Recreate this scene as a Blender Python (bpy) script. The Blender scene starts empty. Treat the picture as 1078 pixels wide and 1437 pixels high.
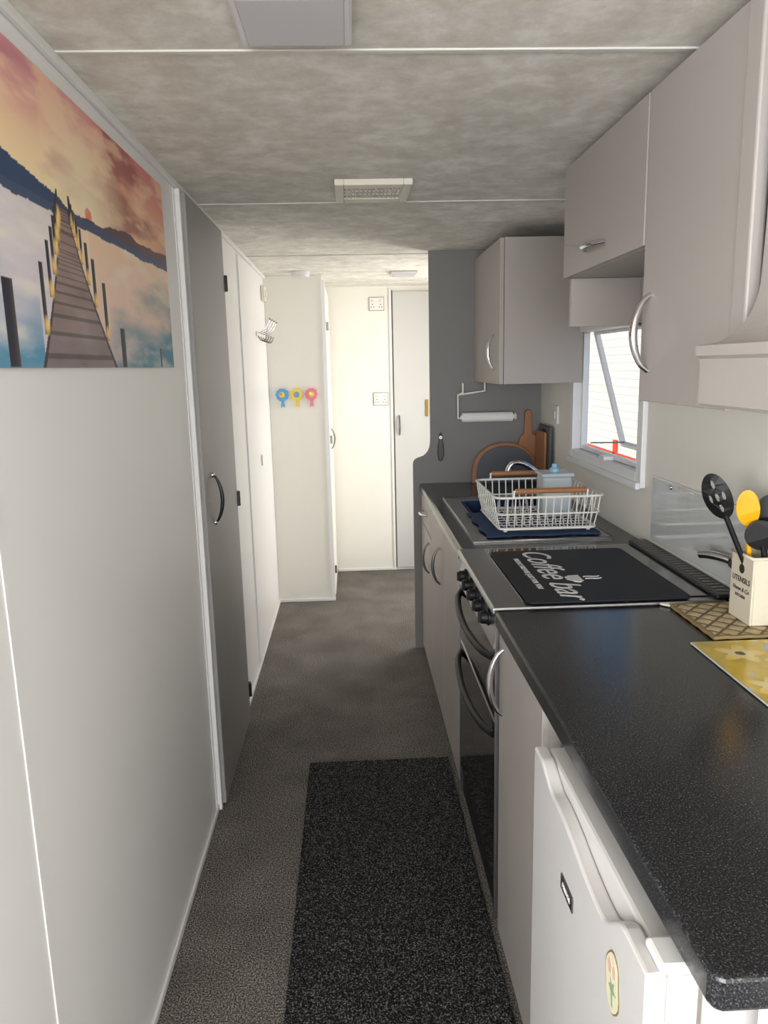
import bpy, bmesh, math
from math import *
from mathutils import Vector, Matrix, noise

scene = bpy.context.scene
COL = scene.collection

def lin(c):
    return tuple((x/12.92 if x <= .04045 else ((x+.055)/1.055)**2.4) for x in c)
def s8(r, g, b):
    return lin((r/255, g/255, b/255))

# ---------------------------------------------------------------- materials
def mat(name, col, rough=.5, metal=0., noise_amt=0., nscale=8., bump=0., bscale=200., spec=.5, trans=0., alpha=1., coat=0.):
    m = bpy.data.materials.new(name); m.use_nodes = True
    nt = m.node_tree; b = nt.nodes["Principled BSDF"]
    b.inputs["Base Color"].default_value = (*col, 1)
    b.inputs["Roughness"].default_value = rough
    b.inputs["Metallic"].default_value = metal
    b.inputs["Specular IOR Level"].default_value = spec
    b.inputs["Transmission Weight"].default_value = trans
    b.inputs["Alpha"].default_value = alpha
    b.inputs["Coat Weight"].default_value = coat
    tc = nt.nodes.new("ShaderNodeTexCoord")
    if noise_amt >= 0:
        n = nt.nodes.new("ShaderNodeTexNoise"); n.inputs["Scale"].default_value = nscale; n.inputs["Detail"].default_value = 5
        nt.links.new(tc.outputs["Object"], n.inputs["Vector"])
        r = nt.nodes.new("ShaderNodeMix"); r.data_type = 'RGBA'
        a = max(noise_amt, .02)
        r.inputs[6].default_value = (*[c*(1-a) for c in col], 1)
        r.inputs[7].default_value = (*[min(1, c*(1+a)) for c in col], 1)
        nt.links.new(n.outputs["Fac"], r.inputs[0]); nt.links.new(r.outputs[2], b.inputs["Base Color"])
    if bump > 0:
        n2 = nt.nodes.new("ShaderNodeTexNoise"); n2.inputs["Scale"].default_value = bscale; n2.inputs["Detail"].default_value = 3
        nt.links.new(tc.outputs["Object"], n2.inputs["Vector"])
        bp = nt.nodes.new("ShaderNodeBump"); bp.inputs["Strength"].default_value = bump; bp.inputs["Distance"].default_value = .002
        nt.links.new(n2.outputs["Fac"], bp.inputs["Height"]); nt.links.new(bp.outputs[0], b.inputs["Normal"])
    return m

def speckle(name, stops, scale, rough=.9, bump=.0, big=0., metal=0, spec=.5, detail=2., bigs=5., warp=0.):
    m = bpy.data.materials.new(name); m.use_nodes = True
    nt = m.node_tree; b = nt.nodes["Principled BSDF"]
    tc = nt.nodes.new("ShaderNodeTexCoord")
    n = nt.nodes.new("ShaderNodeTexNoise"); n.inputs["Scale"].default_value = scale; n.inputs["Detail"].default_value = detail
    n.inputs["Roughness"].default_value = .7; n.inputs["Distortion"].default_value = warp
    nt.links.new(tc.outputs["Object"], n.inputs["Vector"])
    cr = nt.nodes.new("ShaderNodeValToRGB"); el = cr.color_ramp.elements
    el[0].position = stops[0][0]; el[0].color = (*stops[0][1], 1)
    el[1].position = stops[-1][0]; el[1].color = (*stops[-1][1], 1)
    for p, c in stops[1:-1]:
        e = el.new(p); e.color = (*c, 1)
    nt.links.new(n.outputs["Fac"], cr.inputs[0])
    last = cr.outputs[0]
    if big > 0:
        n3 = nt.nodes.new("ShaderNodeTexNoise"); n3.inputs["Scale"].default_value = bigs; n3.inputs["Detail"].default_value = 4
        nt.links.new(tc.outputs["Object"], n3.inputs["Vector"])
        mr = nt.nodes.new("ShaderNodeMapRange"); mr.inputs[1].default_value = .3; mr.inputs[2].default_value = .7
        mr.inputs[3].default_value = 1-big; mr.inputs[4].default_value = 1+big
        nt.links.new(n3.outputs["Fac"], mr.inputs[0])
        mx = nt.nodes.new("ShaderNodeMix"); mx.data_type = 'RGBA'; mx.blend_type = 'MULTIPLY'; mx.inputs[0].default_value = 1
        nt.links.new(last, mx.inputs[6]); nt.links.new(mr.outputs[0], mx.inputs[7]); last = mx.outputs[2]
    nt.links.new(last, b.inputs["Base Color"])
    b.inputs["Roughness"].default_value = rough; b.inputs["Metallic"].default_value = metal
    b.inputs["Specular IOR Level"].default_value = spec
    if bump:
        bp = nt.nodes.new("ShaderNodeBump"); bp.inputs["Strength"].default_value = bump; bp.inputs["Distance"].default_value = .004
        nt.links.new(n.outputs["Fac"], bp.inputs["Height"]); nt.links.new(bp.outputs[0], b.inputs["Normal"])
    return m

def attr_mat(name, rough=.5, spec=.5):
    m = bpy.data.materials.new(name); m.use_nodes = True
    nt = m.node_tree; b = nt.nodes["Principled BSDF"]
    a = nt.nodes.new("ShaderNodeAttribute"); a.attribute_name = "Col"
    nt.links.new(a.outputs["Color"], b.inputs["Base Color"])
    b.inputs["Roughness"].default_value = rough; b.inputs["Specular IOR Level"].default_value = spec
    return m

M = {}
M['wall'] = mat("white_wall_board", s8(236, 235, 234), .34, noise_amt=.02, nscale=3)
M['wallback'] = mat("cream_wall", s8(233, 230, 221), .5, noise_amt=.03, nscale=3)
M['trim'] = mat("white_trim", s8(230, 229, 227), .4)
M['ctrim'] = mat("ceiling_joint_strip", s8(214, 212, 206), .5)
M['cab'] = mat("greige_cabinet", s8(168, 161, 156), .42, noise_amt=.02, nscale=20)
M['cabin'] = mat("cabinet_inside", s8(128, 123, 118), .6)
M['gap'] = mat("dark_gap", s8(40, 38, 36), .8)
M['door'] = mat("grey_door", s8(146, 144, 142), .42, noise_amt=.02)
M['pale'] = mat("pale_door", s8(200, 199, 196), .45)
M['hood'] = mat("hood_cream_grey", s8(172, 165, 160), .45)
M['panel'] = mat("dark_grey_panel", s8(118, 116, 114), .5, noise_amt=.02)
M['black'] = mat("black_plastic", s8(22, 22, 24), .35)
M['blackm'] = mat("matt_black_plastic", s8(20, 20, 22), .45, spec=.35)
M['blackglass'] = mat("black_oven_glass", s8(12, 12, 14), .08, coat=.5)
M['steel'] = mat("brushed_steel", s8(165, 165, 166), .3, metal=1, bump=.1, bscale=400)
M['steeld'] = mat("satin_steel_trim", s8(120, 118, 115), .35, metal=.9)
M['chrome'] = mat("chrome", s8(215, 215, 218), .12, metal=1)
M['white'] = mat("white_plastic", s8(226, 225, 221), .35)
M['fridge'] = mat("fridge_white", s8(208, 205, 202), .26)
M['wire'] = mat("white_coated_wire", s8(232, 230, 224), .35)
M['wood'] = mat("wood", s8(160, 110, 72), .5, noise_amt=.25, nscale=25)
M['blue'] = mat("navy_drying_cloth", s8(34, 58, 96), .9, noise_amt=.3, nscale=40, bump=.5)
M['rubber'] = mat("black_mat", s8(20, 23, 32), .6, bump=.3, bscale=300, spec=.35)
M['textw'] = mat("white_print", s8(225, 225, 225), .6)
M['darkprint'] = mat("dark_print", s8(50, 45, 40), .6)
M['cream'] = mat("cream_ceramic", s8(216, 207, 186), .35)
M['yellow'] = mat("yellow_silicone", s8(236, 176, 20), .4)
M['clear'] = mat("frosted_plastic", s8(215, 225, 230), .25, alpha=.7)
M['teal'] = mat("blue_cap", s8(140, 188, 218), .4)
M['slate'] = mat("slate_board", s8(85, 90, 98), .6, noise_amt=.1)
M['roll'] = mat("kitchen_roll_paper", s8(236, 235, 232), .9)
M['ventpl'] = mat("cream_vent_plastic", s8(218, 213, 200), .5)
M['lamp'] = mat("lamp_diffuser", s8(190, 187, 192), .35)
M['lframe'] = mat("lamp_frame", s8(214, 212, 214), .4)
M['glass'] = mat("splashback_glass", s8(205, 208, 206), .06, coat=1.)
M['upvc'] = mat("white_upvc", s8(235, 235, 236), .3)
M['ball_b'] = mat("deco_blue", s8(70, 160, 215), .4)
M['ball_y'] = mat("deco_yellow", s8(235, 205, 60), .4)
M['ball_p'] = mat("deco_pink", s8(230, 120, 145), .4)
M['brass'] = mat("brass", s8(190, 160, 90), .3, metal=1)
M['carpet'] = speckle("grey_carpet", [(.34, s8(40, 38, 37)), (.5, s8(98, 94, 90)), (.66, s8(172, 167, 160))], 230, .95, bump=.7, big=.18, spec=.1)
M['mat'] = speckle("dark_runner_mat", [(.40, s8(16, 16, 17)), (.54, s8(42, 41, 42)), (.66, s8(132, 130, 130))], 230, .95, bump=.8, spec=.1)
M['work'] = speckle("black_granite_laminate", [(.42, s8(24, 25, 28)), (.56, s8(42, 43, 46)), (.70, s8(98, 98, 99))], 400, .2, big=.06)
M['ceil'] = speckle("mottled_ceiling_paper", [(.34, s8(205, 200, 188)), (.5, s8(222, 219, 210)), (.62, s8(238, 236, 229))], 12, .8, bump=.10, detail=14., big=.07, bigs=2.2, warp=.15)

# ---------------------------------------------------------------- helpers
def link(o):
    COL.objects.link(o); return o
def group(name, loc=(0, 0, 0)):
    e = bpy.data.objects.new(name, None); e.location = loc; e.empty_display_size = .05
    return link(e)
def finish(me, name, parent, m, smooth=False, bevel=0, seg=2, angle=35):
    o = bpy.data.objects.new(name, me); link(o)
    if m is not None: me.materials.append(m)
    if smooth:
        for p in me.polygons: p.use_smooth = True
    if bevel > 0:
        b = o.modifiers.new("bevel", 'BEVEL'); b.width = bevel; b.segments = seg; b.limit_method = 'ANGLE'; b.angle_limit = radians(angle)
    if parent is not None:
        o.parent = parent; o.location = -Vector(parent.location)
    return o
def box(parent, name, x0, x1, y0, y1, z0, z1, m, bevel=0, seg=2):
    me = bpy.data.meshes.new(name)
    v = [(x, y, z) for x in (x0, x1) for y in (y0, y1) for z in (z0, z1)]
    f = [(0, 1, 3, 2), (4, 6, 7, 5), (0, 4, 5, 1), (2, 3, 7, 6), (0, 2, 6, 4), (1, 5, 7, 3)]
    me.from_pydata(v, [], f); me.update()
    return finish(me, name, parent, m, bevel=bevel, seg=seg)
def prism(parent, name, pts, axis, a0, a1, m, bevel=0, smooth=False):
    me = bpy.data.meshes.new(name); bm = bmesh.new()
    def P(p, a):
        q = list(p); q.insert(axis, a); return q
    lo = [bm.verts.new(P(p, a0)) for p in pts]; hi = [bm.verts.new(P(p, a1)) for p in pts]
    n = len(pts)
    bm.faces.new(lo); bm.faces.new(hi[::-1])
    for i in range(n):
        bm.faces.new((lo[i], hi[i], hi[(i+1) % n], lo[(i+1) % n]))
    bmesh.ops.recalc_face_normals(bm, faces=bm.faces)
    bm.to_mesh(me); bm.free()
    return finish(me, name, parent, m, bevel=bevel, smooth=smooth)
def tube(parent, name, pts, r, m, cyclic=False, smooth_curve=False, res=3, radii=None):
    cu = bpy.data.curves.new(name, 'CURVE'); cu.dimensions = '3D'; cu.bevel_depth = r; cu.bevel_resolution = res; cu.use_fill_caps = True
    segs = pts if pts and isinstance(pts[0][0], (tuple, list, Vector)) else [pts]
    for pp in segs:
        if smooth_curve:
            s = cu.splines.new('NURBS'); s.points.add(len(pp)-1)
            for i, p in enumerate(pp): s.points[i].co = (*p, 1)
            s.order_u = min(4, len(pp)); s.use_endpoint_u = not cyclic; s.resolution_u = 8
        else:
            s = cu.splines.new('POLY'); s.points.add(len(pp)-1)
            for i, p in enumerate(pp): s.points[i].co = (*p, 1)
        if radii:
            for i, rr in enumerate(radii): s.points[i].radius = rr
        s.use_cyclic_u = cyclic
    tmp = bpy.data.objects.new("tmp", cu); COL.objects.link(tmp)
    dg = bpy.context.evaluated_depsgraph_get(); dg.update()
    me = bpy.data.meshes.new_from_object(tmp.evaluated_get(dg))
    bpy.data.objects.remove(tmp)
    return finish(me, name, parent, m, smooth=True)
def lathe(parent, name, prof, c, m, seg=32, axis='Z', smooth=True):
    me = bpy.data.meshes.new(name); bm = bmesh.new(); rings = []
    for r, h in prof:
        ring = []
        for i in range(seg):
            a = 2*pi*i/seg
            if axis == 'Z': p = (c[0]+r*cos(a), c[1]+r*sin(a), c[2]+h)
            elif axis == 'Y': p = (c[0]+r*cos(a), c[1]+h, c[2]+r*sin(a))
            else: p = (c[0]+h, c[1]+r*cos(a), c[2]+r*sin(a))
            ring.append(bm.verts.new(p))
        rings.append(ring)
    for a, b in zip(rings, rings[1:]):
        for i in range(seg): bm.faces.new((a[i], a[(i+1) % seg], b[(i+1) % seg], b[i]))
    bm.faces.new(rings[0][::-1]); bm.faces.new(rings[-1])
    bmesh.ops.recalc_face_normals(bm, faces=bm.faces)
    bm.to_mesh(me); bm.free()
    o = finish(me, name, parent, m, smooth=smooth)
    if smooth:
        e = o.modifiers.new("es", 'EDGE_SPLIT'); e.split_angle = radians(40)
    return o
def text(parent, name, body, size, mtx, m, ext=.0004, shear=0.):
    cu = bpy.data.curves.new(name, 'FONT'); cu.body = body; cu.size = size; cu.extrude = ext; cu.shear = shear
    cu.align_x = 'CENTER'; cu.align_y = 'CENTER'
    tmp = bpy.data.objects.new("tmp", cu); COL.objects.link(tmp)
    dg = bpy.context.evaluated_depsgraph_get(); dg.update()
    me = bpy.data.meshes.new_from_object(tmp.evaluated_get(dg)); bpy.data.objects.remove(tmp)
    me.transform(mtx)
    return finish(me, name, parent, m)
def painted(parent, name, org, ux, uy, w, h, nx, ny, fn, m):
    """flat printed sheet, colour attribute filled by fn(a,b) in metres along ux, uy"""
    org, ux, uy = Vector(org), Vector(ux), Vector(uy)
    vs = []; cols = []
    for j in range(ny+1):
        for i in range(nx+1):
            a = w*i/nx; b = h*j/ny
            vs.append(org+ux*a+uy*b); c = fn(a, b); cols += [c[0], c[1], c[2], 1]
    fs = [(j*(nx+1)+i, j*(nx+1)+i+1, (j+1)*(nx+1)+i+1, (j+1)*(nx+1)+i) for j in range(ny) for i in range(nx)]
    me = bpy.data.meshes.new(name); me.from_pydata(vs, [], fs); me.update()
    ca = me.color_attributes.new("Col", 'FLOAT_COLOR', 'POINT'); ca.data.foreach_set("color", cols)
    return finish(me, name, parent, m)
def bow(parent, name, base, direction, length, out, proud, m, r=.006):
    b = Vector(base); d = Vector(direction).normalized(); o = Vector(out).normalized()
    pts = []; rad = []
    n = 14
    for i in range(n+1):
        t = i/n; pts.append(b+d*(t-.5)*length+o*proud*(sin(pi*t)**.6)); rad.append(.75+.6*sin(pi*t))
    return tube(parent, name, [tuple(p) for p in pts], r, m, radii=rad)
def lerp(a, b, t):
    t = max(0, min(1, t)); return tuple(x+(y-x)*t for x, y in zip(a, b))
def fbm(x, y, s=1., o=4):
    return noise.fractal(Vector((x*s, y*s, 3.7)), 1.0, 2.0, o)

# ---------------------------------------------------------------- room shell
LX, RX, ZC, YB, YF = -.505, .97, 2.05, 5.43, -2.4
LLX = -2.0
box(None, "floor", LLX-.05, RX+.05, YF-.05, YB+.05, -.05, 0, M['carpet'])
box(None, "ceiling", LLX-.05, RX+.05, YF-.05, YB+.05, ZC, ZC+.05, M['ceil'])
box(None, "wall_left", LX-.05, LX, .55, YB, 0, ZC, M['wall'])
box(None, "wall_partition", LLX, LX-.05, .55, .60, 0, ZC, M['wall'])
box(None, "wall_back", LX, RX+.05, YB, YB+.05, 0, ZC, M['wallback'])
WY0, WY1, WZ0, WZ1 = 2.46, 3.22, 1.11, 1.64
w = group("wall_right", (RX, 1.5, 1))
def wb(n, y0, y1, z0, z1): box(w, n, RX, RX+.05, y0, y1, z0, z1, M['wallback'])
wb("section_near", YF, WY0, 0, ZC); wb("section_below", WY0, WY1, 0, WZ0); wb("section_above", WY0, WY1, WZ1, ZC)
wb("section_mid", WY1, 4.2, 0, ZC); wb("section_door_top", 4.2, 5.0, 1.95, ZC); wb("section_far", 5.0, YB, 0, ZC); wb("section_door_base", 4.2, 5.0, 0, .25)
w = group("wall_front", (0, YF, 1))
def wf(n, x0, x1, z0, z1): box(w, n, x0, x1, YF-.05, YF, z0, z1, M['wall'])
wf("section_below", LLX, RX, 0, .7); wf("section_above", LLX, RX, 1.95, ZC); wf("section_l", LLX, -1.7, .7, 1.95); wf("section_r", .75, RX, .7, 1.95)
w = group("wall_side", (LLX, -1, 1))
def ws(n, y0, y1, z0, z1): box(w, n, LLX-.05, LLX, y0, y1, z0, z1, M['wall'])
ws("section_below", YF, .6, 0, .7); ws("section_above", YF, .6, 1.95, ZC); ws("section_a", YF, -2.1, .7, 1.95); ws("section_b", -.2, .6, .7, 1.95)
g = group("window_3", (-.47, YF, 1.3))
box(g, "frame_bottom", -1.7, .75, YF-.04, YF, .7, .74, M['upvc']); box(g, "frame_top", -1.7, .75, YF-.04, YF, 1.91, 1.95, M['upvc'])
for i, x in enumerate((-1.7, -.5, .71)): box(g, "mullion_%d" % i, x, x+.04, YF-.04, YF, .74, 1.91, M['upvc'])
g = group("window_4", (LLX, -1.1, 1.3))
box(g, "frame_bottom", LLX-.04, LLX, -2.1, -.2, .7, .74, M['upvc']); box(g, "frame_top", LLX-.04, LLX, -2.1, -.2, 1.91, 1.95, M['upvc'])
for i, y in enumerate((-2.1, -1.15, -.24)): box(g, "mullion_%d" % i, LLX-.04, LLX, y, y+.04, .74, 1.91, M['upvc'])
g = group("window_2", (RX, 4.6, 1.1))
for n, y0, y1, z0, z1 in (("l", 4.2, 4.25, .25, 1.95), ("r", 4.95, 5.0, .25, 1.95), ("b", 4.25, 4.95, .25, .30), ("t", 4.25, 4.95, 1.9, 1.95), ("m", 4.25, 4.95, 1.0, 1.05)):
    box(g, "frame_"+n, RX+.005, RX+.045, y0, y1, z0, z1, M['upvc'])

for i, y in enumerate((.23, 1.455, 2.70, 3.91, 5.13)):
    box(None, "trim_%d" % (i+1), LX, RX, y-.008, y+.008, ZC-.004, ZC, M['ctrim'], .002)
box(None, "trim_6", LX, LX+.012, .6, YB, ZC-.02, ZC, M['trim'], .003)
for i, y in enumerate((1.06, 2.365, 3.60)):
    box(None, "trim_%d" % (7+i), LX, LX+.002, y-.006, y+.006, .0, ZC-.02, M['wall'])
box(None, "baseboard_left", LX, LX+.008, .6, 2.40, 0, .022, M['trim'], .003)
box(None, "baseboard_left_far", LX, LX+.008, 3.09, 4.72, 0, .022, M['trim'], .003)
box(None, "baseboard_back", -.13, RX, YB-.008, YB, 0, .02, M['trim'], .003)

g = group("door_1", (LX, 2.72, 1))
box(g, "leaf", LX+.002, LX+.028, 2.40, 3.05, .012, 2.025, M['door'], .003)
box(g, "frame_near", LX, LX+.016, 2.378, 2.397, 0, 2.03, M['trim'], .002)
box(g, "frame_far", LX, LX+.012, 3.055, 3.09, 0, 2.03, M['trim'], .002)
for i, z in enumerate((1.83, .98, .14)):
    box(g, "hinge_%d" % i, LX+.012, LX+.034, 3.045, 3.075, z-.03, z+.03, M['black'], .002)
    tube(g, "hinge_pin_%d" % i, [(LX+.034, 3.055, z-.03), (LX+.034, 3.055, z+.03)], .005, M['black'])
bow(g, "handle", (LX+.028, 2.535, 1.07), (0, 0, 1), .17, (1, 0, 0), .030, M['black'], .005)
for k in (-1, 1):
    lathe(g, "handle_foot_%d" % k, [(.009, 0), (.009, .004), (.006, .008)], (LX+.028, 2.535, 1.07+k*.082), M['chrome'], 16, 'X')

g = group("door_2", (LX, 3.9, 1))
box(g, "leaf", LX+.001, LX+.006, 3.62, 4.15, .03, 2.02, M['wall'], .002)
box(g, "latch", LX+.006, LX+.012, 4.09, 4.12, .98, 1.04, M['chrome'], .002)

# ---------------------------------------------------------------- picture
hz = 1.785
AX0, AX1 = 1.405, 1.450
BX0, BX1 = 1.265, 1.665
def pic(a, b):
    Y = .72+a; z = 1.51+b
    n = fbm(Y*1.5, z*6, 2.0); n2 = fbm(Y*3+9, z*12, 2.0)
    if z > hz:
        t = (z-hz)/.2
        c = lerp(s8(255, 236, 186), s8(250, 200, 166), t*1.3)
        c = lerp(c, s8(222, 142, 142), (t-.5)*2)
        if Y < 1.35: c = lerp(c, s8(206, 150, 165), (t-.4)*.9)
        if Y > 1.5: c = lerp(c, s8(222, 126, 112), (Y-1.5)*.9)
        cl = max(0, min(1, (n*1.5+.05+.2*(Y-1.5))*1.5))
        c = lerp(c, s8(186, 104, 118) if Y < 1.7 else s8(150, 72, 78), cl*.72)
        cl2 = max(0, min(1, n2*2.2)); c = lerp(c, s8(255, 220, 184), cl2*.6)
        d = hypot((Y-1.56)*.8, (z-hz-.012)); c = lerp(s8(255, 110, 60), c, d/.016) if d < .016 else lerp(s8(255, 240, 200), c, d/.22)
        hl = .022 + .010*fbm(Y*5, 1, 2.) - .018*exp(-((Y-1.56)/.14)**2)
        if Y < 1.38: hl += .020*min(1, (1.38-Y)*5)
        if z-hz < hl: c = lerp(s8(48, 72, 108), s8(100, 72, 84), (Y-1.35)*2.5)
    else:
        t = (hz-z)/.275
        c = lerp(s8(254, 226, 190), s8(232, 216, 212), t*1.3)
        if Y < 1.42: c = lerp(c, s8(218, 216, 230), .75)
        if Y > 1.55:
            c = lerp(c, s8(246, 200, 172), .45)
            c = lerp(c, s8(52, 132, 160), (t-.42+(Y-1.9)*.9+n*.35)*1.9)
        if Y < 1.28: c = lerp(c, s8(84, 150, 184), (t-.45)*1.8+n*.5)
        c = lerp(c, s8(255, 246, 230), max(0, n2)*.6)
        if t < .05+.04*abs(n): c = s8(70, 84, 116)
    if z < hz:
        tt = (hz-z)/.275
        k = tt**1.3
        yl = AX0+(BX0-AX0)*k; yr = AX1+(BX1-AX1)*k
        if yl < Y < yr:
            pl = sin(1/(tt+.09)*40)
            base = lerp(s8(158, 130, 122), s8(146, 132, 134), tt)
            c = lerp(base, s8(80, 70, 76), .75 if pl > .72 else .0)
            c = tuple(x*(1+.3*n2) for x in c)
            if Y < yl+.005+.008*k or Y > yr-.005-.010*k: c = s8(70, 56, 58)
    for (k0, hh, wd, bz, lamp) in POSTS:
        if abs(Y-k0) < wd and bz < z < bz+hh: c = lerp(s8(36, 38, 54), s8(84, 74, 80), (Y-k0)/wd)
        if lamp:
            dd = hypot(Y-k0-.004, (z-bz-.014)*.8)
            if dd < .015: c = lerp(s8(255, 214, 130), c, (dd/.015)**2)
    return c
POSTS = []
for i, tt in enumerate((.03, .06, .10, .15, .22, .31, .43, .58, .80)):
    k = tt**1.3; bz = hz-.275*tt
    POSTS.append((AX0+(BX0-AX0)*k-.004, .035+.10*tt, .004+.006*tt, bz, i > 1))
    POSTS.append((AX1+(BX1-AX1)*k+.004, .035+.10*tt, .004+.008*tt, bz, i > 1))
POSTS += [(1.165, .13, .018, 1.51, False), (1.72, .085, .016, 1.51, False), (2.05, .05, .008, 1.51, False)]
g = group("picture_sunset_pier", (LX, 1.45, 1.75))
box(g, "backing", LX+.001, LX+.006, .72, 2.19, 1.51, 1.995, M['gap'])
painted(g, "print", (LX+.0065, .72, 1.51), (0, 1, 0), (0, 0, 1), 1.47, .485, 640, 210, pic, attr_mat("sunset_print", .45, .3))

# ---------------------------------------------------------------- far end
g = group("wardrobe_white", (-.32, 5.07, 1))
box(g, "carcass", LX+.001, -.155, 4.72, YB-.001, .001, ZC-.001, M['wallback'])
box(g, "corner_post", -.165, -.138, 4.712, 4.745, .001, ZC-.03, M['trim'], .003)
box(g, "skirting", LX+.001, -.14, 4.710, 4.719, .001, .02, M['trim'], .002)
box(g, "door", -.155, -.135, 4.76, 5.38, .03, 1.98, M['wallback'], .003)
for i, z in enumerate((1.75, 1.05, .2)): box(g, "hinge_%d" % i, -.137, -.125, 4.755, 4.775, z-.025, z+.025, M['steeld'], .002)
bow(g, "handle", (-.135, 4.83, 1.05), (0, 0, 1), .13, (1, 0, 0), .025, M['steeld'], .004)

g = group("door_3", (.44, YB, 1))
box(g, "leaf", .312, .70, YB-.022, YB-.001, .02, 2.01, M['pale'], .003)
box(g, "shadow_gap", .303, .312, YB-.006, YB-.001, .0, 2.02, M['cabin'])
box(g, "frame", .286, .303, YB-.012, YB-.001, 0, 2.03, M['trim'], .002)
bow(g, "handle", (.345, YB-.022, 1.08), (0, 0, 1), .14, (0, -1, 0), .028, M['steeld'], .006)
box(g, "catch", .535, .555, YB-.034, YB-.022, 1.14, 1.26, M['brass'], .003)

def socket(name, x, z):
    g = group(name, (x, YB, z))
    box(g, "plate", x-.05, x+.05, YB-.012, YB-.001, z-.043, z+.043, M['white'], .003)
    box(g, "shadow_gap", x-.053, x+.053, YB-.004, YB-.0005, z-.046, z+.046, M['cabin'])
    for k in (-1, 1):
        box(g, "rocker_%d" % k, x+k*.028-.007, x+k*.028+.007, YB-.017, YB-.012, z+.012, z+.03, M['ventpl'], .002)
        for j, (dx, dz) in enumerate(((0, -.004), (-.009, -.022), (.009, -.022))):
            box(g, "pin_%d_%d" % (k, j), x+k*.028+dx-.003, x+k*.028+dx+.003, YB-.0135, YB-.0115, z+dz-.003, z+dz+.003, M['gap'])
socket("wall_socket", .20, 1.93); socket("wall_socket.001", .215, 1.27)

g = group("balloon_wall_decoration", (-.335, 4.71, 1.33))
for i, (x, k) in enumerate(((-.425, 'ball_b'), (-.335, 'ball_y'), (-.245, 'ball_p'))):
    pts = []
    for a in range(48):
        t = 2*pi*a/48; r = .038+.003*cos(10*t); pts.append((x+r*cos(t), 1.34+r*sin(t)))
    prism(g, "rosette_%d" % i, pts, 1, 4.702, 4.719, M[k], .002)
    lathe(g, "centre_%d" % i, [(.018, 0), (.016, -.006), (.008, -.009)], (x, 4.702, 1.34), M['ball_y' if k != 'ball_y' else 'ball_b'], 20, 'Y')
    lathe(g, "dot_%d" % i, [(.008, -.009), (.004, -.012)], (x-.004, 4.702, 1.344), M['ball_p' if k != 'ball_p' else 'white'], 16, 'Y')
    prism(g, "ribbon_%d" % i, [(x-.004, 1.31), (x+.006, 1.31), (x+.016, 1.262), (x+.002, 1.272), (x-.010, 1.26)], 1, 4.712, 4.718, M[k])

g = group("coat_hook_rack", (LX, 4.5, 1.7))
box(g, "rail", LX+.001, LX+.007, 4.20, 4.66, 1.675, 1.705, M['white'], .003)
for i in range(4):
    y = 4.25+i*.12
    tube(g, "hook_%d" % i, [(LX+.007, y, 1.68), (LX+.018, y, 1.652), (LX+.038, y, 1.648), (LX+.05, y, 1.665), (LX+.053, y, 1.685)], .003, M['steeld'], smooth_curve=True)
    tube(g, "upper_hook_%d" % i, [(LX+.007, y, 1.695), (LX+.035, y, 1.70), (LX+.06, y, 1.725), (LX+.075, y, 1.765)], .003, M['chrome'], smooth_curve=True)
    lathe(g, "hook_tip_%d" % i, [(.004, -.005), (.005, 0), (.004, .005)], (LX+.075, y, 1.768), M['steeld'], 12)
g = group("thermostat_box", (LX, 4.58, 1.93))
box(g, "body", LX+.001, LX+.025, 4.53, 4.63, 1.89, 1.975, M['ventpl'], .005); box(g, "dial", LX+.025, LX+.031, 4.56, 4.60, 1.91, 1.95, M['white'], .003)
g = group("smoke_alarm", (-.26, 4.6, ZC))
lathe(g, "base", [(.055, -.001), (.055, -.014), (.05, -.03), (.02, -.034)], (-.27, 4.55, ZC), M['lframe'], 32)
lathe(g, "button", [(.012, -.034), (.010, -.038)], (-.27, 4.55, ZC), M['ventpl'], 16)

# ---------------------------------------------------------------- ceiling fittings
def panel_light(name, x0, x1, y0, y1):
    g = group(name, ((x0+x1)/2, (y0+y1)/2, ZC))
    box(g, "frame", x0, x1, y0, y1, ZC-.018, ZC-.001, M['lframe'], .005)
    box(g, "diffuser", x0+.012, x1-.012, y0+.012, y1-.012, ZC-.021, ZC-.017, M['lamp'], .002)
panel_light("ceiling_panel_light", -.165, .02, 1.21, 1.395)
panel_light("ceiling_panel_light.001", .26, .42, 4.58, 4.74)
g = group("ceiling_air_vent", (.085, 2.49, ZC))
X0, X1, Y0, Y1 = -.03, .205, 2.37, 2.61
box(g, "backplate", X0+.01, X1-.01, Y0+.01, Y1-.01, ZC-.006, ZC-.001, M['cabin'])
for n, a in (("l", (X0, X0+.028, Y0, Y1)), ("r", (X1-.028, X1, Y0, Y1)), ("n", (X0+.028, X1-.028, Y0, Y0+.05)), ("f", (X0+.028, X1-.028, Y1-.05, Y1))):
    box(g, "frame_"+n, *a, ZC-.020, ZC-.001, M['ventpl'], .003)
for i in range(14):
    x = X0+.034+i*.0128
    box(g, "slat_%d" % i, x, x+.006, Y0+.05, Y1-.05, ZC-.018, ZC-.006, M['ventpl'])
for j in (1, 2):
    y = Y0+.05+j*.0467
    box(g, "cross_%d" % j, X0+.028, X1-.028, y-.003, y+.003, ZC-.018, ZC-.008, M['ventpl'])

g = group("floor_runner_mat", (.07, 1.6, 0))
box(g, "pile", -.20, .335, .55, 2.655, .001, .010, M['mat'], .004)

g = group("kitchen_end_panel", (.65, 3.83, 1))
S = [(.401, ZC-.001), (.969, ZC-.001), (.969, .001), (.31, .001), (.31, 1.0), (.312, 1.012), (.318, 1.022), (.328, 1.03), (.345, 1.036), (.362, 1.042), (.376, 1.052), (.388, 1.066), (.396, 1.085), (.40, 1.11), (.401, 1.14)]
prism(g, "board", S, 1, 3.82, 3.84, M['panel'])

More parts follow.
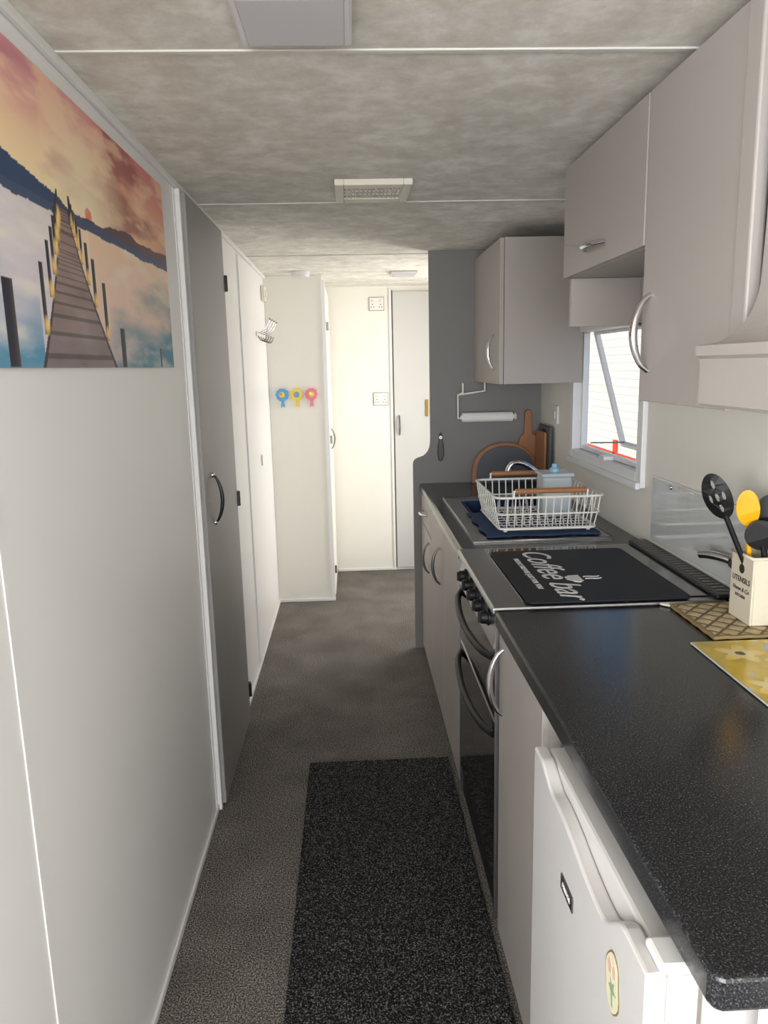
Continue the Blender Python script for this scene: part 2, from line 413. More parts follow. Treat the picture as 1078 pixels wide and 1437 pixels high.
# ---------------------------------------------------------------- base units
FX = .35
g = group("kitchen_base_cabinet", (.65, 3.1, .45))
box(g, "carcass", FX+.02, RX-.001, 2.42, 3.819, .08, .72, M['cabin'])
box(g, "back_rail", FX+.02, FX+.06, 2.42, 3.819, .72, .858, M['cabin'])
box(g, "plinth", FX+.03, FX+.045, 2.42, 3.819, .001, .08, M['gap'])
box(g, "drawer_front", FX, FX+.018, 3.345, 3.81, .715, .852, M['cab'], .002)
box(g, "door_far", FX, FX+.018, 3.345, 3.81, .03, .708, M['cab'], .002)
box(g, "door_mid", FX, FX+.018, 2.89, 3.338, .03, .852, M['cab'], .002)
box(g, "door_near", FX, FX+.018, 2.43, 2.883, .03, .852, M['cab'], .002)
bow(g, "handle_drawer", (FX, 3.58, .79), (0, 1, 0), .14, (-1, 0, 0), .03, M['chrome'], .005)
bow(g, "handle_far", (FX, 3.44, .60), (0, 0, 1), .15, (-1, 0, 0), .03, M['steeld'], .005)
bow(g, "handle_mid", (FX, 3.00, .68), (0, 0, 1), .16, (-1, 0, 0), .032, M['steeld'], .0055)

g = group("kitchen_base_cabinet.001", (.65, 1.5, .45))
box(g, "carcass", FX+.02, RX-.001, 1.25, 1.745, .08, .858, M['cabin'])
box(g, "plinth", FX+.03, FX+.045, 1.23, 1.745, .001, .08, M['gap'])
box(g, "door", FX, FX+.018, 1.325, 1.745, .015, .852, M['cab'], .002)
box(g, "filler", FX+.012, FX+.02, 1.24, 1.322, .03, .858, M['cab'], .001)
bow(g, "handle", (FX, 1.70, .735), (0, 0, 1), .17, (-1, 0, 0), .033, M['chrome'], .006)
box(g, "end_panel", .42, RX-.001, .655, .673, .001, .858, M['white'], .001)

def worktop(g, n, x0, x1, y0, y1):
    z0, z1 = .860, .90
    if abs(x0-.34) < .001:
        pr = [(x1, z0), (x1, z1), (x0+.014, z1), (x0+.006, z1-.003), (x0+.001, z1-.010), (x0, z1-.018), (x0+.001, z0+.008), (x0+.006, z0+.002), (x0+.012, z0)]
        return prism(g, n, pr, 1, y0, y1, M['work'])
    return box(g, n, x0, x1, y0, y1, z0, z1, M['work'])
g = group("worktop", (.65, 1.2, .88))
prism(g, "slab", [(.352, .620), (.343, .624), (.34, .634), (.34, 1.752), (.969, 1.752), (.969, .620)], 2, .860, .90, M['work'], .005)
g = group("worktop.001", (.65, 3.1, .88))
worktop(g, "slab_front", .34, .46, 2.392, 3.819)
worktop(g, "slab_back", .83, .969, 2.392, 3.819)
worktop(g, "slab_near", .46, .83, 2.392, 2.94)
worktop(g, "slab_far", .46, .83, 3.27, 3.819)

# ---------------------------------------------------------------- cooker
CY0, CY1 = 1.765, 2.380
g = group("gas_cooker", (.65, 2.07, .45))
box(g, "body", FX+.03, .965, CY0, CY1, .03, .885, M['steeld'])
box(g, "hob_plate", .335, .93, CY0, CY1, .885, .905, M['steel'], .006)
box(g, "hob_glass", .42, .90, CY0+.03, CY1-.03, .905, .908, M['blackglass'], .001)
box(g, "rear_vent_bar", .905, .966, CY0, CY1, .9055, .918, M['black'], .004)
for i in range(22):
    y = CY0+.03+i*.026
    box(g, "vent_slot_%d" % i, .918, .955, y, y+.012, .9182, .9195, M['steeld'])
prism(g, "control_panel", [(FX-.012, .795), (FX+.03, .795), (FX+.03, .884), (FX, .884)], 1, CY0, CY1, M['steel'], .002)
for i in range(5):
    y = CY0+.10+i*.098
    lathe(g, "knob_base_%d" % i, [(.023, 0), (.023, -.005), (.020, -.007)], (FX-.004, y, .847), M['blackm'], 24, 'X')
    lathe(g, "knob_%d" % i, [(.018, -.007), (.017, -.022), (.014, -.025)], (FX-.004, y, .847), M['blackm'], 24, 'X')
    box(g, "knob_grip_%d" % i, FX-.034, FX-.026, y-.004, y+.004, .833, .861, M['blackm'], .002)
box(g, "grill_door", FX-.006, FX+.03, CY0+.004, CY1-.004, .60, .790, M['blackglass'], .004)
box(g, "oven_door", FX-.006, FX+.03, CY0+.004, CY1-.004, .13, .594, M['blackglass'], .004)
box(g, "kick_plate", FX+.002, FX+.03, CY0+.004, CY1-.004, .03, .124, M['black'], .003)
box(g, "steel_strip", FX-.008, FX+.03, CY1-.002, CY1+.006, .03, .885, M['steel'], .001)
box(g, "steel_strip_near", FX-.008, FX+.03, CY0-.008, CY0, .03, .885, M['steel'], .001)
for n, z in (("grill", .765), ("oven", .555)):
    pts = [(FX-.006-.034*sin(pi*t/12)**.5, CY0+.02+(CY1-CY0-.04)*t/12, z-.012*sin(pi*t/12)) for t in range(13)]
    tube(g, "handle_"+n, pts, .010, M['blackm'])
box(g, "plinth", FX+.04, FX+.05, CY0, CY1, .001, .03, M['gap'])

g = group("hob_cover_mat", (.63, 2.02, .92))
pts = []
for cx, cy, a0 in ((.825, 2.275, 0), (.445, 2.275, 90), (.445, 1.79, 180), (.825, 1.79, 270)):
    for k in range(6):
        a = radians(a0+k*18); pts.append((cx+.02*cos(a), cy+.02*sin(a)))
prism(g, "rubber_sheet", pts, 2, .9085, .9135, M['rubber'], .001)
def flat(x, y, z):
    return Matrix(((0, 1, 0, x), (-1, 0, 0, y), (0, 0, 1, z), (0, 0, 0, 1)))
text(g, "print_coffee", "Coffee", .115, flat(.555, 2.13, .914), M['textw'], shear=.35)
text(g, "print_bar", "bar", .115, flat(.555, 1.865, .914), M['textw'], shear=.35)
text(g, "print_small", "FRESHLY BREWED JUST FOR YOU", .021, flat(.487, 2.04, .914), M['textw'])
cup = [(-.03, .02), (.03, .02), (.026, -.008), (.014, -.022), (-.014, -.022), (-.026, -.008)]
prism(g, "print_cup", [(.60+b, 1.97-a) for a, b in cup], 2, .9136, .9142, M['textw'])
tube(g, "print_cup_handle", [(.612, 1.94, .914), (.612, 1.925, .914), (.595, 1.93, .914), (.592, 1.943, .914)], .0018, M['textw'], smooth_curve=True)
for k in (-1, 1):
    tube(g, "print_steam_%d" % k, [(.63, 1.97+k*.01, .914), (.645, 1.978+k*.01, .914), (.66, 1.962+k*.01, .914), (.675, 1.973+k*.01, .914)], .0016, M['textw'], smooth_curve=True)

# ---------------------------------------------------------------- fridge
g = group("undercounter_fridge", (.6, .95, .42))
F0, F1 = .698, 1.208
box(g, "cabinet", .375, .93, F0+.004, F1-.004, .02, .835, M['fridge'], .008)
def top(y):
    t = (y-.765)/(1.165-.765)
    if t <= 0 or t >= 1: return .835
    e = min(1, min(t, 1-t)*5); e = e*e*(3-2*e)
    return .835-e*(.034+.012*sin(2*pi*t))
yy = [F0+i*(F1-F0)/80 for i in range(81)]
prism(g, "door_front", [(F0, .03)]+[(y, top(y)) for y in yy]+[(F1, .03)], 0, .306, .330, M['fridge'], .004)
box(g, "door_core", .330, .368, F0, F1, .03, .832, M['fridge'], .006)
box(g, "door_gasket", .367, .376, F0+.01, F1-.01, .04, .825, M['cabin'])
box(g, "hinge_cap", .320, .41, F0-.004, F0+.045, .835, .848, M['white'], .006)
box(g, "foot", .40, .44, .76, .80, .001, .02, M['black']); box(g, "foot_far", .40, .44, 1.15, 1.19, .001, .02, M['black'])
box(g, "badge", .3035, .3065, .962, 1.022, .697, .722, M['steeld'], .001)
def fside(y, z):
    return Matrix(((0, 0, -1, .3032), (-1, 0, 0, y), (0, 1, 0, z), (0, 0, 0, 1)))
text(g, "badge_print", "FRIDGE", .012, fside(.992, .709), M['textw'])
sy, sz = .795, .735
prism(g, "sticker_edge", [(sy+.024*cos(t*pi/12)*(1+.12*sin(t)), sz+.044*sin(t*pi/12)) for t in range(24)], 0, .3050, .3062, mat("sticker_outline", s8(120, 112, 80), .5))
prism(g, "sticker_base", [(sy+.0215*cos(t*pi/12)*(1+.12*sin(t)), sz+.0415*sin(t*pi/12)) for t in range(24)], 0, .3045, .3058, mat("sticker_cream", s8(222, 214, 182), .4))
mg = mat("sticker_green", s8(140, 160, 130), .5); mp = mat("sticker_pink", s8(205, 170, 150), .5)
def off(pts, s=.75): return [(sy+(a-.914)*s, sz+(b-.642)*s) for a, b in pts]
prism(g, "sticker_palm", off([(.905, .60), (.912, .60), (.916, .625), (.928, .63), (.918, .638), (.922, .652), (.911, .642), (.902, .65), (.904, .636), (.892, .632), (.908, .625)]), 0, .3040, .3052, mg)
prism(g, "sticker_flipflop", off([(.918, .655), (.928, .652), (.934, .668), (.926, .684), (.917, .672)]), 0, .3040, .3052, mp)
prism(g, "sticker_flipflop_b", off([(.900, .658), (.908, .656), (.912, .672), (.905, .684), (.898, .674)]), 0, .3040, .3052, mp)

# ---------------------------------------------------------------- sink
g = group("kitchen_sink", (.65, 2.92, .9))
zt = .9055
def plate(n, x0, x1, y0, y1): box(g, n, x0, x1, y0, y1, .9005, zt, M['steel'])
plate("rim_front", .405, .47, 2.47, 3.35); plate("rim_back", .82, .89, 2.47, 3.35)
plate("rim_far", .47, .82, 3.26, 3.35); plate("drainer", .47, .82, 2.47, 2.95)
for i in range(9):
    x = .495+i*.038
    box(g, "drainer_rib_%d" % i, x, x+.012, 2.52, 2.90, zt, zt+.002, M['steel'], .001)
tube(g, "raised_edge", [(.408, 2.473, zt), (.887, 2.473, zt), (.887, 3.347, zt), (.408, 3.347, zt)], .0035, M['steel'], cyclic=True)
box(g, "bowl_front", .465, .471, 2.945, 3.265, .76, .902, M['steel']); box(g, "bowl_back", .819, .825, 2.945, 3.265, .76, .902, M['steel'])
box(g, "bowl_near", .465, .825, 2.944, 2.950, .76, .902, M['steel']); box(g, "bowl_far", .465, .825, 3.26, 3.266, .76, .902, M['steel'])
box(g, "bowl_base", .465, .825, 2.944, 3.266, .755, .762, M['steel'])
for n, a in (("front", (.478, .484, 2.958, 3.252)), ("back", (.806, .812, 2.958, 3.252)), ("near", (.484, .806, 2.958, 2.964)), ("far", (.484, .806, 3.246, 3.252))):
    box(g, "washing_bowl_"+n, *a, .768, .905, M['blue'], .002)
box(g, "washing_bowl_base", .478, .812, 2.958, 3.252, .764, .770, M['blue'])
g = group("mixer_tap", (.86, 3.12, .9))
lathe(g, "base", [(.026, 0), (.026, .01), (.02, .02), (.018, .07), (.021, .085), (.016, .10)], (.857, 3.12, .906), M['chrome'], 24)
tube(g, "spout", [(.855, 3.12, .96), (.82, 3.12, 1.01), (.76, 3.12, 1.065), (.70, 3.12, 1.095), (.665, 3.12, 1.085), (.655, 3.12, 1.05)], .012, M['chrome'], smooth_curve=True)
tube(g, "lever", [(.857, 3.12, 1.0), (.865, 3.08, 1.03), (.87, 3.03, 1.05)], .006, M['chrome'])

g = group("drying_cloth", (.65, 2.70, .91))
me = bpy.data.meshes.new("cloth"); bm = bmesh.new(); nx, ny = 40, 46; V = {}
for j in range(ny+1):
    for i in range(nx+1):
        x = .455+.40*i/nx; y = 2.505+.43*j/ny
        V[i, j] = bm.verts.new((x+.006*sin(y*40), y+.006*sin(x*35), .9145+.0015*fbm(x*14, y*14)))
for j in range(ny):
    for i in range(nx): bm.faces.new((V[i, j], V[i+1, j], V[i+1, j+1], V[i, j+1]))
bm.to_mesh(me); bm.free()
o = finish(me, "cloth", g, M['blue'], smooth=True); sm = o.modifiers.new("s", 'SOLIDIFY'); sm.thickness = .004; sm.offset = -1
g = group("dish_drying_rack", (.68, 2.73, .98))
RX0, RX1, RY0, RY1 = .50, .855, 2.525, 2.935
def rect(z, e=0, rr=.03):
    pts = []
    for cx, cy, a0 in ((RX1+e-rr, RY1+e-rr, 0), (RX0-e+rr, RY1+e-rr, 90), (RX0-e+rr, RY0-e+rr, 180), (RX1+e-rr, RY0-e+rr, 270)):
        for k in range(6):
            a = radians(a0+k*18); pts.append((cx+rr*cos(a), cy+rr*sin(a), z))
    return pts
tube(g, "rim_top", rect(1.045, .012), .0045, M['wire'], cyclic=True)
tube(g, "rim_mid", rect(.985, .005), .003, M['wire'], cyclic=True)
tube(g, "rim_low", rect(.931, -.006), .0045, M['wire'], cyclic=True)
vert = []
n = 11
for i in range(n+1):
    x = RX0+.03+(RX1-RX0-.06)*i/n
    vert.append([(x, RY0-.012, 1.045), (x, RY0-.003, .985), (x, RY0+.01, .931), (x, RY1-.01, .931), (x, RY1+.003, .985), (x, RY1+.012, 1.045)])
for j in range(9):
    y = RY0+.03+(RY1-RY0-.06)*j/8
    vert.append([(RX0-.012, y, 1.045), (RX0-.003, y, .985), (RX0+.01, y, .931), (RX1-.01, y, .931), (RX1+.003, y, .985), (RX1+.012, y, 1.045)])
tube(g, "wires", vert, .0024, M['wire'], res=2)
pp = []
for i in range(10):
    x = RX0+.05+i*.028
    pp.append([(x, RY0+.06, .931), (x, RY0+.085, .985), (x, RY0+.11, .931)])
    if x < .68 or x > .83: pp.append([(x, RY0+.24, .931), (x, RY0+.265, .985), (x, RY0+.29, .931)])
tube(g, "plate_prongs", pp, .002, M['wire'], res=2)
for n, y in (("near", RY0-.014), ("far", RY1+.014)):
    tube(g, "handle_wire_"+n, [(RX0+.05, y, 1.045), (RX0+.05, y, 1.068), (RX1-.05, y, 1.068), (RX1-.05, y, 1.045)], .004, M['wire'])
    tube(g, "wood_grip_"+n, [(RX0+.055, y, 1.068), (RX1-.055, y, 1.068)], .0095, M['wood'])
for i, (x, y) in enumerate(((RX0+.03, RY0+.03), (RX1-.03, RY0+.03), (RX0+.03, RY1-.03), (RX1-.03, RY1-.03))):
    lathe(g, "foot_%d" % i, [(.007, 0), (.007, .012)], (x, y, .918), M['wire'], 12)
g = group("plastic_food_tub", (.76, 2.72, 1.0))
box(g, "tub", .70, .81, 2.70, 2.81, .935, 1.085, M['clear'], .012, 4)
box(g, "lid", .695, .815, 2.695, 2.815, 1.085, 1.098, M['clear'], .005, 3)
lathe(g, "cap", [(.018, 0), (.018, .012), (.01, .018), (.008, .03)], (.755, 2.755, 1.098), M['teal'], 20)

# ---------------------------------------------------------------- corner boards, roll holder, opener
g = group("round_slate_tray", (.77, 3.77, 1.0))
def arch(cx, w, h, n=24, z0=.9005):
    return [(cx-w, z0)]+[(cx-w*cos(pi*i/n), z0+.04+(h-.04)*sin(pi*i/n)**.8) for i in range(n+1)]+[(cx+w, z0)]
prism(g, "wood_rim", arch(.775, .165, .205), 1, 3.772, 3.788, M['wood'], .003)
prism(g, "slate_face", arch(.78, .150, .190), 1, 3.766, 3.773, M['slate'], .002)
g = group("wooden_paddle_board", (.90, 3.8, 1.05))
pts = [(.85, .9005), (.955, .9005), (.955, 1.10), (.945, 1.13), (.92, 1.15), (.918, 1.25), (.912, 1.265), (.90, 1.27), (.888, 1.265), (.882, 1.25), (.88, 1.15), (.86, 1.13), (.85, 1.10)]
prism(g, "board", pts, 1, 3.79, 3.806, M['wood'], .004)
g = group("grey_chopping_board", (.95, 3.65, 1.05))
box(g, "board", .945, .958, 3.54, 3.75, .9005, 1.20, M['slate'], .006)
box(g, "grip_slot", .9435, .946, 3.62, 3.68, 1.165, 1.18, M['gap'], .001)
box(g, "wood_board", .930, .943, 3.58, 3.76, .9005, 1.17, M['wood'], .006)

g = group("kitchen_roll_holder", (.68, 3.76, 1.28))
tube(g, "bracket", [(.56, 3.76, 1.409), (.56, 3.76, 1.36), (.535, 3.76, 1.35), (.535, 3.76, 1.235), (.55, 3.76, 1.235)], .005, M['wire'])
tube(g, "top_bar", [(.54, 3.76, 1.352), (.67, 3.76, 1.368), (.67, 3.76, 1.409)], .005, M['wire'])
lathe(g, "paper_roll", [(.024, 0), (.024, .255)], (.555, 3.76, 1.238), M['roll'], 28, 'X')
lathe(g, "roll_core", [(.012, -.008), (.012, .268)], (.555, 3.76, 1.238), M['wire'], 16, 'X')
lathe(g, "end_cap", [(.02, .265), (.016, .275)], (.555, 3.76, 1.238), M['wire'], 20, 'X')
g = group("hanging_bottle_opener", (.45, 3.81, 1.08))
tube(g, "hook", [(.452, 3.8195, 1.155), (.452, 3.805, 1.155), (.452, 3.803, 1.165)], .003, M['chrome'])
pts = [(.445, 1.155), (.459, 1.155), (.462, 1.12), (.468, 1.09), (.47, 1.05), (.462, 1.02), (.452, 1.013), (.442, 1.02), (.436, 1.05), (.438, 1.09), (.443, 1.12)]
prism(g, "body", pts, 1, 3.803, 3.815, M['black'], .003)
lathe(g, "ring", [(.009, -.002), (.009, .001)], (.452, 3.802, 1.137), M['chrome'], 20, 'Y')

# ---------------------------------------------------------------- wall cabinets
CX = .62
g = group("wall_cabinet", (.8, 3.48, 1.7))
box(g, "carcass", CX+.019, RX-.001, 3.14, 3.819, 1.415, 2.0, M['cab'], .001)
box(g, "door", CX, CX+.018, 3.143, 3.70, 1.415, 1.998, M['cab'], .002)
box(g, "filler", CX+.004, CX+.018, 3.703, 3.818, 1.415, 2.0, M['cab'])
bow(g, "handle", (CX, 3.24, 1.55), (0, 0, 1), .15, (-1, 0, 0), .03, M['chrome'], .0055)

g = group("wall_cabinet.001", (.8, 1.9, 1.8))
box(g, "carcass", CX+.019, RX-.001, 1.612, 2.215, 1.735, 2.035, M['cab'], .001)
box(g, "lift_door", CX, CX+.018, 1.614, 2.213, 1.735, 2.03, M['cab'], .002)
bow(g, "handle", (CX, 1.93, 1.782), (0, 1, 0), .15, (-1, 0, 0), .028, M['chrome'], .006)
box(g, "lower_side_far", .64, RX-.001, 2.197, 2.215, 1.60, 1.734, M['cab'], .001)
box(g, "lower_back", .84, .855, 1.613, 2.197, 1.60, 1.734, M['cab'], .001)
box(g, "lower_lip", .84, RX-.001, 1.613, 2.197, 1.595, 1.606, M['cab'])

g = group("wall_cabinet.002", (.8, 1.4, 1.7))
box(g, "carcass", CX+.019, RX-.001, 1.20, 1.608, 1.42, 2.035, M['cab'], .001)
box(g, "door", CX, CX+.018, 1.225, 1.606, 1.415, 2.03, M['cab'], .002)
box(g, "end_stile", CX-.004, CX+.02, 1.175, 1.222, 1.44, 2.035, M['cab'], .004)
bow(g, "handle", (CX, 1.562, 1.555), (0, 0, 1), .155, (-1, 0, 0), .034, M['chrome'], .0065)

g = group("cooker_hood_canopy", (.75, .95, 1.7))
prof = [(RX-.002, 1.428), (.543, 1.428), (.538, 1.433), (.538, 1.50), (.530, 1.505), (.530, 1.520)]
for i in range(13):
    t = i/12; prof.append((.545+.080*sin(t*pi/2), 1.522+.10*(1-cos(t*pi/2))))
prof += [(.627, 1.70), (.628, 2.04), (RX-.002, 2.04)]
prism(g, "canopy", prof, 1, .60, 1.150, M['hood'], 0)

g = group("blind_cord", (.955, 3.38, 1.65))
tube(g, "cord", [(.955, 3.40, 1.84), (.957, 3.39, 1.65), (.955, 3.385, 1.47)], .002, M['wire'])
tube(g, "cord_back", [(.958, 3.43, 1.84), (.96, 3.41, 1.65), (.955, 3.387, 1.47)], .002, M['wire'])
lathe(g, "weight", [(.004, 0), (.008, -.01), (.008, -.035), (.005, -.04)], (.955, 3.386, 1.475), M['white'], 16)
box(g, "bracket", .945, .969, 3.385, 3.445, 1.83, 1.87, M['black'], .003)
g = group("light_switch", (RX, 3.51, 1.26))
box(g, "plate", RX-.012, RX-.001, 3.47, 3.555, 1.215, 1.30, M['white'], .003)
box(g, "rocker", RX-.017, RX-.012, 3.50, 3.525, 1.24, 1.275, M['ventpl'], .002)

# ---------------------------------------------------------------- window_1
g = group("window_1", (RX, 2.84, 1.36))
for n, y0, y1, z0, z1 in (("near", WY0-.035, WY0+.012, WZ0-.03, WZ1+.03), ("far", WY1-.012, WY1+.03, WZ0-.03, WZ1+.03), ("bottom", WY0+.012, WY1-.012, WZ0-.03, WZ0+.02), ("top", WY0+.012, WY1-.012, WZ1-.02, WZ1+.03)):
    box(g, "frame_"+n, RX-.016, RX+.052, y0, y1, z0, z1, M['upvc'], .003)
box(g, "sill", RX-.03, RX-.014, WY0-.03, WY1+.03, WZ0-.035, WZ0-.012, M['upvc'], .003)
for n, y0, y1, z0, z1 in (("far", WY1-.035, WY1-.014, WZ0+.022, WZ1-.022), ("bottom", WY0+.014, WY1-.035, WZ0+.022, WZ0+.038)):
    box(g, "inner_frame_"+n, RX+.018, RX+.042, y0, y1, z0, z1, M['upvc'], .002)
def q(y, t): return (RX+.065+.13*(1-t), y, WZ0+.04+(WZ1-WZ0-.06)*t)
sash = [[q(2.50, 0), q(2.50, 1)], [q(3.17, 0), q(3.17, 1)], [q(2.50, 0), q(3.17, 0)], [q(2.50, 1), q(3.17, 1)]]
tube(g, "open_sash", sash, .013, M['upvc'], res=1)
tube(g, "stay_arm", [(RX+.03, 3.10, 1.165), (RX+.185, 3.13, 1.16)], .003, M['steel'])
box(g, "latch", RX-.02, RX+.02, 2.78, 2.84, WZ0+.02, WZ0+.036, M['white'], .003)

# ---------------------------------------------------------------- splashback and counter items
g = group("glass_splashback", (.965, 1.9, 1.03))
box(g, "sheet", .9615, .9685, 1.10, 2.34, .928, 1.135, M['glass'], .002)
for i, (y0) in enumerate((1.5, 1.9, 2.2)):
    lathe(g, "clip_%d" % i, [(.008, 0), (.007, -.004)], (.9615, y0, 1.12), M['chrome'], 16, 'X')
g = group("hob_lid_hinge", (.94, 1.86, 1.0))
tube(g, "arm", [(.955, 1.80, .995), (.935, 1.82, 1.003), (.915, 1.85, 1.003), (.905, 1.87, .997)], .011, M['chrome'], smooth_curve=True)
lathe(g, "boss", [(.018, 0), (.018, -.012), (.012, -.018)], (.961, 1.79, .995), M['chrome'], 20, 'X')

def quilt(a, b):
    c = s8(200, 182, 146)
    u = (a+b)*20; v = (a-b)*20
    if abs(u-round(u)) < .10 or abs(v-round(v)) < .10: c = s8(125, 112, 88)
    n = fbm(a*60, b*60, 1.)
    c = tuple(x*(1+.2*n) for x in c)
    if a < .008 or b < .008 or a > .19 or b > .222: c = s8(150, 130, 92)
    return c
g = group("quilted_pot_holder", (.87, 1.63, .903))
o = painted(g, "cloth", (.77, 1.505, .9085), (1, 0, 0), (0, 1, 0), .198, .23, 110, 120, quilt, attr_mat("quilt_print", .9, .1))
for v in o.data.vertices:
    a, b = (v.co.x-.77), (v.co.y-1.505)
    v.co.z += .0016*abs(sin((a+b)*20*pi))*abs(sin((a-b)*20*pi))
sm = o.modifiers.new("s", 'SOLIDIFY'); sm.thickness = .007; sm.offset = -1
tube(g, "hanging_loop", [(.772, 1.733, .905), (.755, 1.745, .905), (.752, 1.757, .905), (.765, 1.752, .905), (.774, 1.735, .905)], .003, M['ventpl'], smooth_curve=True)

g = group("utensil_pot", (.91, 1.58, .98))
px0, px1, py0, py1, pz0, pz1 = .874, .962, 1.555, 1.650, .911, 1.065
box(g, "base", px0+.004, px1-.004, py0+.004, py1-.004, pz0, pz0+.006, M['cream'])
for n, a in (("w", (px0, px0+.006, py0, py1)), ("e", (px1-.006, px1, py0, py1)), ("s", (px0+.006, px1-.006, py0, py0+.006)), ("n", (px0+.006, px1-.006, py1-.006, py1))):
    box(g, "side_"+n, *a, pz0, pz1, M['cream'], .002)
tube(g, "rim", [(px0, py0, pz1), (px1, py0, pz1), (px1, py1, pz1), (px0, py1, pz1)], .004, M['cream'], cyclic=True)
tw = Matrix(((0, 0, -1, px0-.0006), (-1, 0, 0, 1.602), (0, 1, 0, 1.01), (0, 0, 0, 1)))
def twz(z):
    m_ = tw.copy(); m_[2][3] = z; return m_
text(g, "print_title", "UTENSILS", .018, twz(1.006), M['darkprint']); text(g, "print_small", "Home & Co", .014, twz(.984), M['darkprint'], shear=.3)
text(g, "print_line", "KITCHEN", .010, twz(.968), M['darkprint'])
lathe(g, "print_emblem", [(.011, 0), (.011, -.0008)], (px0, 1.602, 1.032), M['darkprint'], 20, 'X')

def utensil(g, n, base, tip, m, hw, hl, slots=False, r=.006):
    base, tip = Vector(base), Vector(tip); d = (tip-base).normalized()
    neck = tip-d*hl
    tube(g, n+"_handle", [tuple(base), tuple(neck+d*.01)], r, m)
    side = Vector((.86, -.5, 0)); side = (side-d*side.dot(d)).normalized(); nrm = d.cross(side).normalized()
    outer = []
    N = 28
    for i in range(N):
        a = 2*pi*i/N; outer.append((hw*sin(a), hl/2*(1-cos(a))))
    me = bpy.data.meshes.new(n); bm = bmesh.new()
    vs = [bm.verts.new(neck+side*u+d*v+nrm*(.25*(u*u)/hw-.012*sin(pi*v/hl))) for u, v in outer]
    if slots:
        holes = [(0, hl*.5), (-hw*.48, hl*.5), (hw*.48, hl*.5), (0, hl*.78), (0, hl*.25)]
        es = [bm.edges.new((vs[i], vs[(i+1) % N])) for i in range(N)]
        for cu_, cv in holes:
            hv = [bm.verts.new(neck+side*(cu_+hw*.14*cos(2*pi*k/8))+d*(cv+hl*.10*sin(2*pi*k/8))+nrm*(.25*(cu_**2)/hw-.012*sin(pi*cv/hl))) for k in range(8)]
            es += [bm.edges.new((hv[k], hv[(k+1) % 8])) for k in range(8)]
        bmesh.ops.triangle_fill(bm, edges=es, use_beauty=True, use_dissolve=False)
    else:
        bm.faces.new(vs)
    bm.to_mesh(me); bm.free()
    o = finish(me, n+"_head", g, m); s_ = o.modifiers.new("s", 'SOLIDIFY'); s_.thickness = .004; s_.offset = 0
g = group("cooking_utensils", (.88, 1.59, 1.1))
utensil(g, "slotted_spoon", (.93, 1.60, .93), (.788, 1.61, 1.25), M['blackm'], .029, .11, True)
utensil(g, "yellow_spatula", (.91, 1.62, .93), (.868, 1.59, 1.215), M['yellow'], .024, .085)
utensil(g, "ladle", (.935, 1.575, .93), (.888, 1.57, 1.15), M['blackm'], .034, .07)
utensil(g, "turner", (.93, 1.62, .93), (.925, 1.60, 1.20), M['blackm'], .028, .08)

def flo(a, b):
    n = fbm(a*14, b*14, 1.)
    c = lerp(s8(216, 180, 36), s8(170, 150, 60), n+.3)
    for fx, fy, fr in ((.05, .07, .045), (.15, .16, .06), (.20, .05, .04), (.07, .23, .05), (.18, .27, .035)):
        d = hypot(a-fx, b-fy); th = atan2(b-fy, a-fx)
        if d < fr*(.75+.25*cos(5*th)): c = lerp(s8(240, 228, 180), s8(232, 192, 50), d/fr)
        if d < fr*.2: c = s8(90, 80, 40)
    if n < -.35: c = s8(180, 190, 190)
    return c
g = group("glass_worktop_saver", (.83, 1.34, .903))
box(g, "glass", .71, .955, 1.185, 1.49, .9015, .9055, M['glass'], .002)
painted(g, "print", (.712, 1.187, .9062), (1, 0, 0), (0, 1, 0), .241, .301, 90, 110, flo, attr_mat("floral_print", .12))

# ---------------------------------------------------------------- outside
def siding():
    m = bpy.data.materials.new("cream_siding"); m.use_nodes = True; nt = m.node_tree; b = nt.nodes["Principled BSDF"]
    tc = nt.nodes.new("ShaderNodeTexCoord"); wv = nt.nodes.new("ShaderNodeTexWave"); wv.bands_direction = 'Z'; wv.wave_profile = 'SAW'; wv.inputs["Scale"].default_value = 3.2
    nt.links.new(tc.outputs["Object"], wv.inputs["Vector"])
    cr = nt.nodes.new("ShaderNodeValToRGB"); cr.color_ramp.elements[0].color = (*s8(150, 142, 124), 1); cr.color_ramp.elements[1].color = (*s8(214, 209, 194), 1); cr.color_ramp.elements[1].position = .15
    nt.links.new(wv.outputs["Fac"], cr.inputs[0]); nt.links.new(cr.outputs[0], b.inputs["Base Color"]); b.inputs["Roughness"].default_value = .6
    return m
g = group("neighbouring_caravan", (3.6, 9, 1))
box(g, "siding", 3.4, 5.5, 3.0, 16, -.2, 2.9, siding()); box(g, "skirt", 3.42, 5.48, 3.02, 15.98, -.6, -.2, M['cabin'])
box(g, "roof_edge", 3.3, 5.6, 2.9, 16.1, 2.9, 3.0, M['white'])
box(None, "ground_outside", 1.2, 12, -6, 18, -.65, -.6, mat("gravel_ground", s8(150, 145, 135), .9, noise_amt=.2, nscale=20))
g = group("orange_barrier_fence", (2.6, 8, .5))
red = mat("orange_red_plastic", s8(190, 60, 40), .6)
for i in range(5): box(g, "post_%d" % i, 2.57, 2.60, 4.9+i*1.15, 4.98+i*1.15, -.6, .74, red, .005)
for i, z in enumerate((.1, .56)): box(g, "rail_%d" % i, 2.57, 2.59, 4.6, 10.1, z, z+.06, red, .004)

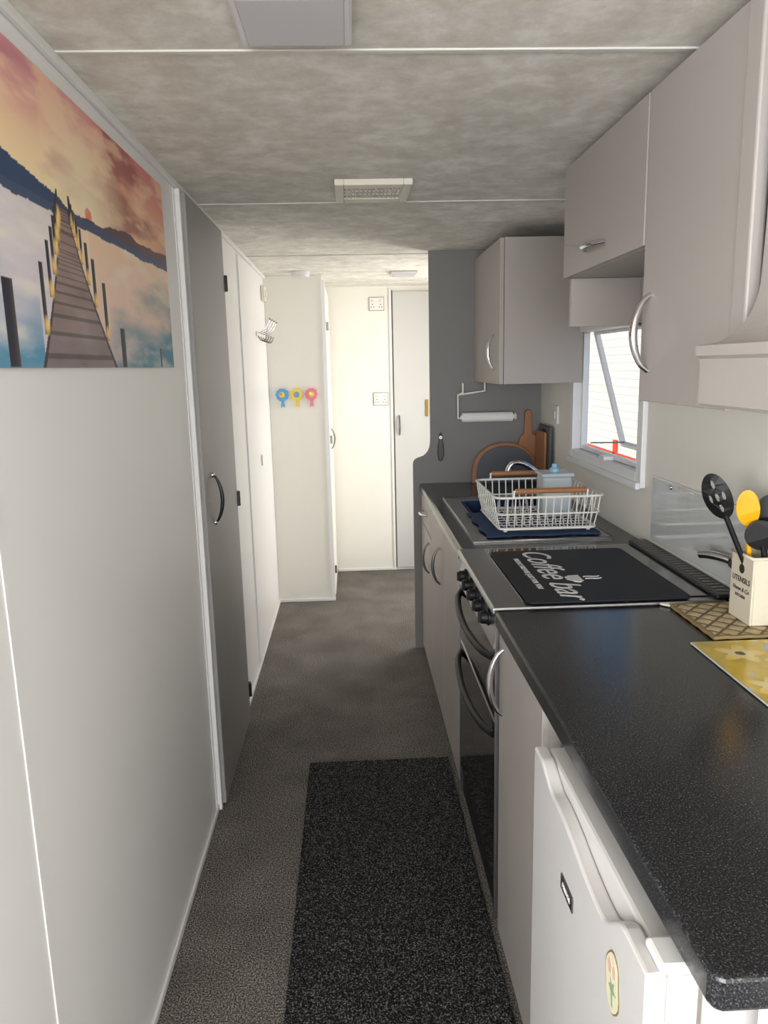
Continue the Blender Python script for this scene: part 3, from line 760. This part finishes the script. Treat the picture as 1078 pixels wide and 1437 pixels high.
# ---------------------------------------------------------------- light
wd = bpy.data.worlds.new("World"); scene.world = wd; wd.use_nodes = True; nt = wd.node_tree
bg = nt.nodes["Background"]; sky = nt.nodes.new("ShaderNodeTexSky"); sky.sky_type = 'HOSEK_WILKIE'
sky.sun_direction = Vector((-.5, -.5, .7)).normalized(); sky.turbidity = 4
nt.links.new(sky.outputs[0], bg.inputs[0]); bg.inputs[1].default_value = 3.2
def area(name, loc, rot, sx, sy, pw, col=(1, 1, 1)):
    l = bpy.data.lights.new(name, 'AREA'); l.shape = 'RECTANGLE'; l.size = sx; l.size_y = sy; l.energy = pw; l.color = col
    o = bpy.data.objects.new(name, l); o.location = loc; o.rotation_euler = rot; link(o); return o
area("daylight_front_window", (-.47, YF-.1, 1.33), (radians(90), 0, 0), 2.4, 1.2, 122, (.97, .975, 1))
area("daylight_side_window", (LLX-.1, -1.15, 1.33), (0, radians(-90), 0), 1.2, 1.9, 72, (.97, .975, 1))
area("daylight_entrance", (RX+.08, 4.6, 1.1), (0, radians(90), 0), 1.65, .75, 24, (1, .96, .90))
pw = area("daylight_kitchen_portal", (RX+.06, 2.84, 1.37), (0, radians(90), 0), .5, .74, 1); pw.data.cycles.is_portal = True
s = bpy.data.lights.new("sun", 'SUN'); s.energy = 6.5; s.angle = .01; s.color = (1, .96, .90)
so = bpy.data.objects.new("sun", s); link(so); so.rotation_euler = Vector((.62, .45, -.64)).to_track_quat('-Z', 'Y').to_euler()

# ---------------------------------------------------------------- camera
p, y, r = radians(11.02), radians(2.32), radians(-1.3)
Rm = Matrix.Rotation(-y, 4, 'Z') @ Matrix.Rotation(pi/2-p, 4, 'X') @ Matrix.Rotation(r, 4, 'Z')
cd = bpy.data.cameras.new("camera"); cam = bpy.data.objects.new("camera", cd); link(cam)
cam.matrix_world = Matrix.Translation((0, 0, 1.5)) @ Rm
cd.sensor_fit = 'HORIZONTAL'; cd.sensor_width = 36; cd.lens = 36*1050/1078; cd.clip_start = .02
scene.camera = cam
scene.view_settings.view_transform = 'Standard'
scene.view_settings.look = 'None'
scene.view_settings.exposure = 0.2
